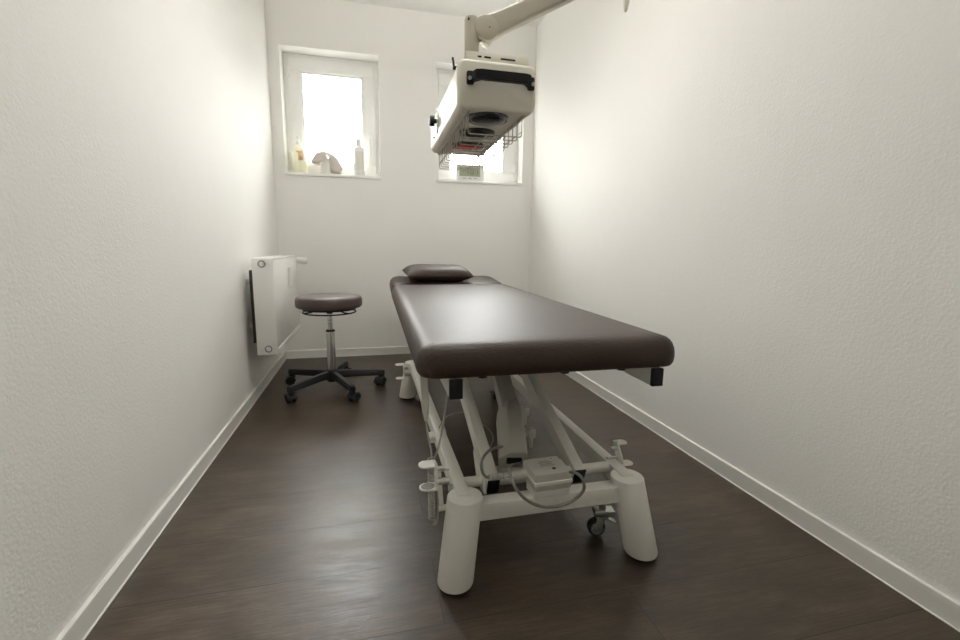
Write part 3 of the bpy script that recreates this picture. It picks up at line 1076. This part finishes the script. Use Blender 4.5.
# handle on the front
bm = BM()
yh = LY0 - 0.043
pts = [(0.315, yh + 0.006), (0.332, yh), (0.470, yh), (0.487, yh + 0.006), (0.498, LY0 + 0.001), (0.482, LY0 + 0.001), (0.472, yh + 0.021), (0.466, yh + 0.017), (0.336, yh + 0.017), (0.330, yh + 0.021), (0.320, LY0 + 0.001), (0.304, LY0 + 0.001)]
prism(bm, pts, 'z', 1.343, 1.369)
bmesh.ops.bevel(bm, geom=bm.edges[:], offset=0.003, segments=2, affect='EDGES')
for x in (0.306, 0.496):
    box(bm, (x, LY0 - 0.006, 1.353), (0.022, 0.014, 0.038), bev=0.005)
ha = obj('handle', bm, M['black'], la, 'black grip handle')
for x in (0.3025, 0.4995):
    bm = BM(); cyl(bm, (x, LY0 - 0.0165, 1.350), (x, LY0 - 0.010, 1.350), 0.0055, seg=14)
    obj('handle_screw', bm, M['zinc'], ha, 'shiny screw head')
# three reflector bulbs under the housing
for k, yb in enumerate((1.482, 1.680, 1.890)):
    cx = LCX - 0.010 + 0.0022 * k * 10 * 0.5
    bm = BM()
    revolve(bm, (cx, yb, LZ0 + 0.008), (cx, yb, LZ0 - 0.014), [(0.066, 0), (0.066, 0.45), (0.0645, 0.72), (0.0625, 0.85), (0.060, 0.86), (0.059, 0.60)], 40, cap=False)
    rim = obj('bulb_rim', bm, M['rim'], la, 'black lamp rim')
    bm = BM()
    revolve(bm, (cx, yb, LZ0 + 0.002), (cx, yb, LZ0 - 0.012), [(0.060, 0.2), (0.059, 0.8), (0.052, 1.15), (0.038, 1.42), (0.018, 1.58), (0.002, 1.6)], 40)
    obj('heat_bulb', bm, M['filter'] if k < 2 else M['filter_red'], rim, 'black filter bulb' if k < 2 else 'red filter bulb')
# wire guard below
bm = BM()
GX0, GX1, GZ = 0.309, 0.484, LZ0 - 0.064
GY0, GY1 = LY0 + 0.035, LY1 - 0.01
ng = 14
for k in range(ng):
    y = GY0 + (GY1 - GY0) * k / (ng - 1)
    dx = 0.012 * k / (ng - 1)
    pts = [(GX0 + dx, y, LZ0 + 0.002), (GX0 + dx, y, GZ + 0.006), (GX0 + dx + 0.002, y, GZ + 0.002), (GX0 + dx + 0.006, y, GZ), (GX1 + dx - 0.006, y, GZ), (GX1 + dx - 0.002, y, GZ + 0.002), (GX1 + dx, y, GZ + 0.006), (GX1 + dx, y, LZ0 + 0.002)]
    tube(bm, pts, 0.0019, 6)
for gx in (GX0 + 0.06, GX1 - 0.055):
    tube(bm, [(gx, GY0 - 0.004, GZ - 0.002), (gx + 0.012, GY1 + 0.004, GZ - 0.002)], 0.0019, 6)
gx = GX1
tube(bm, [(gx + 0.0015, GY0, GZ + 0.018), (gx + 0.0135, GY1, GZ + 0.018)], 0.0018, 6)
tube(bm, [(GX0 - 0.0015, GY0, GZ + 0.018), (GX0 + 0.0105, GY1, GZ + 0.018)], 0.0018, 6)
gd = obj('wire_guard', bm, M['wire'], la)
for x in (GX0 - 0.002, GX1 + 0.004):
    bm = BM(); bar(bm, (x, GY0 - 0.012, LZ0 - 0.002), (x + 0.012, GY1 + 0.008, LZ0 - 0.002), 0.010, 0.004, 0.001)
    for yy in (1.49, 1.68, 1.87, 1.98):
        t = (yy - GY0) / (GY1 - GY0)
        cyl(bm, (x + 0.012 * t, yy, LZ0 - 0.003), (x + 0.012 * t, yy, LZ0 - 0.008), 0.004, seg=10)
    obj('guard_rail', bm, M['wire'], gd)
# timer dial and lever on the left side
sx = LX0 + 0.009
bm = BM(); cyl(bm, (sx, 1.885, 1.352), (sx - 0.003, 1.885, 1.352), 0.047, seg=32)
dial = obj('timer_scale', bm, M['labelwhite'], la, 'white dial face')
bm = BM()
for k in range(11):
    a = math.radians(-40 + 26 * k)
    c = V((sx - 0.0034, 1.885 + 0.038 * math.cos(a), 1.352 + 0.038 * math.sin(a)))
    box(bm, c, (0.0012, 0.011, 0.0055), Matrix.Rotation(a, 3, 'X'))
obj('scale_marks', bm, M['green'], dial, 'green scale marks')
bm = BM(); revolve(bm, (sx - 0.003, 1.885, 1.352), (sx - 0.030, 1.885, 1.352), [(0.009, 0), (0.009, 0.3), (0.021, 0.32), (0.020, 0.9), (0.016, 1)], 24)
obj('timer_knob', bm, M['black'], dial, 'black knob')
bm = BM(); cyl(bm, (sx + 0.001, 1.955, 1.305), (sx - 0.006, 1.955, 1.305), 0.004, seg=12)
obj('side_screw', bm, M['black'], la)
bm = BM()
bar(bm, (LX0 - 0.002, 1.452, 1.395), (LX0 - 0.006, 1.458, 1.428), 0.006, 0.009, 0.002, V((0, 1, 0)))
cyl(bm, (LX0 + 0.006, 1.452, 1.397), (LX0 - 0.006, 1.452, 1.397), 0.006, seg=12)
obj('tilt_lever', bm, M['black'], la, 'small black tilt lever')
# post, joint, arm
AM = M['arm']
PXc, PYc = 0.327, 1.475
bm = BM(); revolve(bm, (PXc, PYc, 0), (PXc, PYc, 1), [(0.0215, LZ1 + 0.004), (0.0225, LZ1 + 0.012), (0.0225, 1.546), (0.0205, 1.552)], 32)
post = obj('lamp_post', bm, AM, la)
bm = BM(); cyl(bm, (PXc - 0.0145, PYc - 0.024, 1.540), (PXc - 0.0145, PYc - 0.016, 1.540), 0.0025, seg=10)
obj('post_screw', bm, M['black'], post)
JX, JZ = 0.369, 1.522
bm = BM(); cyl(bm, (PXc + 0.004, PYc, 1.527), (JX, PYc, JZ + 0.002), 0.022, 0.024)
obj('joint_neck', bm, AM, la)
bm = BM(); cyl(bm, (JX - 0.016, PYc - 0.010, JZ - 0.030), (JX + 0.012, PYc + 0.01, JZ - 0.038), 0.010, seg=16)
obj('joint_screw', bm, M['zinc'], la, 'grey metal joint screw')
EX, EZ = 0.875, 1.793
bm = BM(); cyl(bm, (JX, PYc - 0.026, JZ), (JX, PYc + 0.026, JZ), 0.037, seg=40, bev=0.004)
obj('joint_disc', bm, AM, la)
bm = BM()
dirv = V((EX - JX, 0, EZ - JZ)).normalized()
nrm = V((-dirv.z, 0, dirv.x))
sts = [(0.012, 0.0335), (0.06, 0.030), (0.20, 0.0275), (0.35, 0.0265), ((V((EX - JX, 0, EZ - JZ))).length, 0.0265)]
rings = []
for t, h in sts:
    c = V((JX, PYc, JZ)) + dirv * t
    rings.append([bm.verts.new(c + V((0, a, 0)) + nrm * b) for a, b in round_rect(0.05, 2 * h, 0.009, 4)])
for p, q in zip(rings, rings[1:]):
    n = len(p)
    for k in range(n):
        bm.faces.new((p[k], p[(k + 1) % n], q[(k + 1) % n], q[k]))
bm.faces.new(rings[0]); bm.faces.new(list(reversed(rings[-1])))
obj('lower_arm', bm, AM, la, angle=50)
bm = BM(); cyl(bm, (JX + 0.008, PYc - 0.0275, JZ + 0.0), (JX + 0.008, PYc - 0.024, JZ), 0.0022, seg=10)
obj('disc_screw', bm, M['black'], la)
bm = BM(); cyl(bm, (EX, PYc, EZ - 0.045), (EX, PYc, EZ + 0.075), 0.036, bev=0.004)
obj('elbow', bm, AM, la)
bm = BM(); revolve(bm, (EX - 0.022, PYc, EZ - 0.04), (EX - 0.030, PYc - 0.005, 1.632), [(0.012, 0), (0.012, 0.6), (0.006, 0.95), (0.003, 1.0)], 20)
obj('elbow_knob', bm, M['lamp_shell'], la, 'pointed white locking knob')
bm = BM(); cyl(bm, (EX, PYc, EZ + 0.06), (EX, PYc, ZC - 0.03), 0.026)
obj('ceiling_column', bm, AM, la)
bm = BM(); revolve(bm, (EX, PYc, ZC - 0.05), (EX, PYc, ZC), [(0.03, 0), (0.06, 0.3), (0.09, 0.6), (0.09, 1)], 36)
obj('ceiling_mount', bm, AM, la)

# ------------------------------------------------------------------ things on the window boards
SZ = W1[2] + 0.0151
# spray bottle
bx, by = -0.470, 3.625
b1 = thing('oil_bottle', 'large pale yellow pump bottle with orange label at the left of the window board', 'bottle', (bx, by, SZ))
bm = BM(); revolve(bm, (bx, by, SZ), (bx, by, SZ + 1), [(0.046, 0), (0.049, 0.006), (0.048, 0.05), (0.043, 0.12), (0.037, 0.165), (0.028, 0.185), (0.016, 0.195), (0.014, 0.207)], 36)
obj('bottle_body', bm, M['oil_bottle'], b1, angle=50)
bm = BM()
for z0, z1, a0, a1 in ((0.086, 0.150, -92, -50), (0.138, 0.152, -112, -44)):
    rings = []
    for k in range(9):
        a = math.radians(a0 + (a1 - a0) * k / 8)
        row = []
        for z in (z0, z1):
            r = 0.0488 - (z - 0.05) * 0.07 - max(0, z - 0.12) * 0.07
            row.append(bm.verts.new(V((bx + r * math.cos(a), by + r * math.sin(a), SZ + z))))
        rings.append(row)
    for p, q in zip(rings, rings[1:]):
        bm.faces.new((p[0], q[0], q[1], p[1]))
bo = obj('bottle_label', bm, M['orange'], b1, 'orange label')
bo.modifiers.new('solid', 'SOLIDIFY').thickness = 0.0008
bm = BM(); revolve(bm, (bx, by, SZ), (bx, by, SZ + 1), [(0.016, 0.200), (0.017, 0.203), (0.017, 0.222), (0.010, 0.226), (0.006, 0.228), (0.006, 0.242), (0.012, 0.244), (0.012, 0.256), (0.008, 0.259)], 28)
box(bm, (bx + 0.014, by - 0.006, SZ + 0.251), (0.026, 0.010, 0.009), bev=0.003)
obj('pump_head', bm, M['cap'], b1, 'white pump head')
# white bottle at the right
bx, by = -0.050, 3.620
b2 = thing('lotion_bottle', 'slim plain white bottle at the right of the window board', 'bottle', (bx, by, SZ))
bm = BM(); revolve(bm, (bx, by, SZ), (bx, by, SZ + 1), [(0.036, 0), (0.0385, 0.005), (0.0385, 0.185), (0.036, 0.198), (0.027, 0.208), (0.015, 0.212), (0.014, 0.218)], 36)
obj('bottle_body', bm, M['white_bottle'], b2, angle=50)
bm = BM(); revolve(bm, (bx, by, SZ), (bx, by, SZ + 1), [(0.0387, 0.04), (0.0391, 0.042), (0.0391, 0.168), (0.0387, 0.17)], 36, cap=False)
obj('bottle_label', bm, M['labelwhite'], b2)
bm = BM(); revolve(bm, (bx, by, SZ), (bx, by, SZ + 1), [(0.020, 0.212), (0.021, 0.215), (0.021, 0.252), (0.018, 0.264), (0.012, 0.268), (0.004, 0.269)], 24)
obj('bottle_cap', bm, M['upvc'], b2)
# white tub with a cloth over it
bx, by = -0.282, 3.632
tb = thing('white_tub', 'small plain white tub standing under the crumpled grey cloth', 'tub', (bx, by, SZ))
bm = BM(); revolve(bm, (bx - 0.008, by, SZ), (bx - 0.008, by, SZ + 1), [(0.036, 0), (0.038, 0.004), (0.037, 0.078), (0.033, 0.098), (0.022, 0.116), (0.010, 0.126), (0.004, 0.129)], 32)
obj('tub_body', bm, M['white_bottle'], tb, angle=50)
# the cloth: hung over the tub, drooping short on the left and down to the board on the right
def knots(ks, x):
    for (x0, z0), (x1, z1) in zip(ks, ks[1:]):
        if x <= x1:
            t = (x - x0) / (x1 - x0)
            t = t * t * (3 - 2 * t) * 0.5 + t * 0.5
            return z0 + (z1 - z0) * t
    return ks[-1][1]


C_TOP = [(-0.386, 1.456), (-0.378, 1.487), (-0.345, 1.525), (-0.305, 1.538), (-0.272, 1.530), (-0.240, 1.522), (-0.205, 1.490), (-0.182, 1.447), (-0.178, 1.428)]
C_BOT = [(-0.386, 1.450), (-0.362, 1.444), (-0.338, 1.437), (-0.318, 1.456), (-0.292, 1.496), (-0.268, 1.514), (-0.256, 1.490), (-0.248, 1.420), (-0.240, SZ + 0.003), (-0.195, SZ + 0.003), (-0.178, 1.420)]
bm = BM()
NX, NA = 72, 28
G = []
for i in range(NX + 1):
    x = -0.386 + 0.208 * i / NX
    zt, zb = knots(C_TOP, x), knots(C_BOT, x)
    row = []
    for k in range(NA + 1):
        a = PI * k / NA
        sn = math.sin(a) ** 0.75
        fold = 0.5 + 0.5 * math.sin(95 * x + 2.2 * math.cos(a) + 1.3 * math.sin(31 * x))
        y = by - math.cos(a) * (0.050 + 0.007 * fold)
        xx = x + 0.010 * (1 - sn) * math.sin(60 * x + 1.0)
        z = zb + (zt - zb) * sn - 0.004 * fold * sn * (1 - sn) * 2
        row.append(bm.verts.new(V((xx, y, max(z, SZ + 0.002)))))
    G.append(row)
for i in range(NX):
    for k in range(NA):
        bm.faces.new((G[i][k], G[i + 1][k], G[i + 1][k + 1], G[i][k + 1]))
cl = obj('cleaning_cloth', bm, M['cloth'], angle=70, origin=(bx, by, SZ))
so = cl.modifiers.new('thickness', 'SOLIDIFY')
so.thickness = 0.003
so.offset = 1
tag(cl, 'crumpled grey cloth draped over a white tub on the window board', 'cloth')

# digital clock on the right window board
kx, ky = 0.803, 3.632
ck = thing('digital_clock', 'white framed digital clock standing on the window board behind the lamp', 'clock', (kx, ky, SZ))
RK = Matrix.Rotation(math.radians(-7), 3, 'X')
KP = lambda x, y, z: V((kx, ky, SZ + 0.066)) + RK @ V((x, y, z))
bm = BM(); box(bm, KP(0, 0, 0), (0.222, 0.022, 0.128), RK, 0.007)
obj('clock_case', bm, M['clock'], ck)
bm = BM(); box(bm, KP(-0.006, -0.0113, 0.006), (0.168, 0.002, 0.072), RK, 0.002)
lc = obj('clock_display', bm, M['lcd'], ck, 'grey green display')
def digit(bm, cx, segs, h=0.034, w=0.020, t=0.0042):
    S = dict(a=(0, h / 2, w, t), g=(0, 0, w, t), d=(0, -h / 2, w, t), b=(w / 2, h / 4, t, h / 2), c=(w / 2, -h / 4, t, h / 2), f=(-w / 2, h / 4, t, h / 2), e=(-w / 2, -h / 4, t, h / 2))
    for s in segs:
        x, z, ww, hh = S[s]
        box(bm, KP(cx + x, -0.0126, 0.006 + z), (ww * 0.92, 0.0008, hh * 0.92), RK)
for cx_, sg in ((-0.030, 'bc'), (0.012, 'abcdef'), (0.048, 'bc')):
    bm = BM(); digit(bm, cx_, sg)
    obj('clock_digit', bm, M['lcd_dark'], lc, 'dark digit')
bm = BM(); digit(bm, -0.066, 'bc')
obj('faint_digit', bm, M['lcd_faint'], lc)
bm = BM()
for k in range(3):
    box(bm, KP(-0.05 + 0.045 * k, -0.0112, -0.045), (0.026, 0.001, 0.004), RK)
obj('clock_print', bm, M['print'], ck)
bm = BM(); bar(bm, KP(0, 0.008, 0.02), (kx, ky + 0.046, SZ + 0.004), 0.05, 0.004, 0.001)
obj('clock_stand', bm, M['clock'], ck)

# ------------------------------------------------------------------ unseen fill light, added over the middle of the room
UX, UY, UZ = 0.33, 1.75, 2.16
up = thing('added_fill_light', 'unseen long white hanging light added to brighten the room', 'fill light', (UX, UY, UZ))
bm = BM()
prism(bm, [(UX - 0.10, UZ + 0.05), (UX - 0.085, UZ), (UX + 0.085, UZ), (UX + 0.10, UZ + 0.05), (UX + 0.094, UZ + 0.05), (UX + 0.08, UZ + 0.006), (UX - 0.08, UZ + 0.006), (UX - 0.094, UZ + 0.05)], 'y', UY - 0.70, UY + 0.70)
obj('fill_tray', bm, M['upvc'], up)
m, nt, b = new_mat('fill_tube_glow')
b.inputs['Base Color'].default_value = (0.9, 0.9, 0.88, 1)
b.inputs['Emission Color'].default_value = (1.0, 0.985, 0.955, 1)
b.inputs['Emission Strength'].default_value = FILL_UP = 35.0  # added upward glow, bounced off the ceiling
bm = BM(); box(bm, (UX, UY, UZ + 0.022), (0.14, 1.36, 0.024), bev=0.008)
obj('fill_tube', bm, m, up)
m, nt, b = new_mat('fill_panel_glow')
b.inputs['Base Color'].default_value = (0.9, 0.9, 0.88, 1)
b.inputs['Emission Color'].default_value = (1.0, 0.985, 0.955, 1)
b.inputs['Emission Strength'].default_value = 13.5  # added downward glow to lift the lower room
bm = BM(); box(bm, (UX, UY, UZ - 0.004), (0.14, 1.36, 0.008), bev=0.002)
obj('fill_panel', bm, m, up)
for y in (UY - 0.5, UY + 0.5):
    bm = BM(); cyl(bm, (UX, y, UZ + 0.03), (UX, y, ZC), 0.004, seg=10)
    obj('fill_hanger', bm, M['chrome'], up)

# ------------------------------------------------------------------ daylight
w = bpy.data.worlds.new('overcast_sky')
sc.world = w
w.use_nodes = True
bg = w.node_tree.nodes['Background']
# overcast sky, brightest where the sun stands behind the cloud in front of the windows
wt = w.node_tree
tcw = wt.nodes.new('ShaderNodeTexCoord')
sep = wt.nodes.new('ShaderNodeSeparateXYZ')
link(wt, tcw.outputs['Generated'], sep.inputs[0])
skyr = ramp(wt, sep.outputs['Z'], [(0.0, (0.40, 0.395, 0.38)), (0.02, (0.95, 0.945, 0.93)), (0.5, (1.0, 0.995, 0.98))])
link(wt, skyr.outputs['Color'], bg.inputs['Color'])
dotn = wt.nodes.new('ShaderNodeVectorMath')
dotn.operation = 'DOT_PRODUCT'
EL = math.radians(36)
dotn.inputs[1].default_value = (0.0, math.cos(EL), math.sin(EL))
nrmz = wt.nodes.new('ShaderNodeVectorMath')
nrmz.operation = 'NORMALIZE'
link(wt, tcw.outputs['Generated'], nrmz.inputs[0])
link(wt, nrmz.outputs[0], dotn.inputs[0])
glow = wt.nodes.new('ShaderNodeMapRange')
glow.interpolation_type = 'SMOOTHERSTEP'
glow.inputs['From Min'].default_value = 0.78
glow.inputs['From Max'].default_value = 1.0
glow.inputs['To Min'].default_value = 7.0
glow.inputs['To Max'].default_value = 46.0
link(wt, dotn.outputs['Value'], glow.inputs['Value'])
link(wt, glow.outputs['Result'], bg.inputs['Strength'])
for n, W in enumerate((W1, W2)):
    ld = bpy.data.lights.new('window_portal', 'AREA')
    ld.shape = 'RECTANGLE'
    ld.size = W[1] - W[0]
    ld.size_y = W[3] - W[2]
    ld.cycles.is_portal = True
    lo = bpy.data.objects.new('window_portal', ld)
    COL.objects.link(lo)
    lo.location = ((W[0] + W[1]) / 2, YB + T + 0.10, (W[2] + W[3]) / 2)
    lo.rotation_euler = (-PI / 2, 0, 0)   # facing into the room (-Y)

# ------------------------------------------------------------------ camera
cd = bpy.data.cameras.new('camera')
cam = bpy.data.objects.new('camera', cd)
COL.objects.link(cam)
cd.sensor_fit = 'HORIZONTAL'
cd.sensor_width = 36.0
cd.lens = FPX * 36.0 / 960.0
cd.clip_start = 0.02
r, d, f = AX
mw = Matrix((r, -d, -f)).transposed().to_4x4()
mw.translation = V((0, 0, EYE))
cam.matrix_world = mw
sc.camera = cam

sc.view_settings.view_transform = 'Standard'
sc.view_settings.look = 'None'
sc.view_settings.exposure = 0.0
sc.view_settings.gamma = 1.0
sc.cycles.max_bounces = 14
sc.cycles.diffuse_bounces = 12
sc.cycles.glossy_bounces = 6
sc.cycles.transparent_max_bounces = 12
sc.cycles.sample_clamp_indirect = 8.0
sc.cycles.use_denoising = True
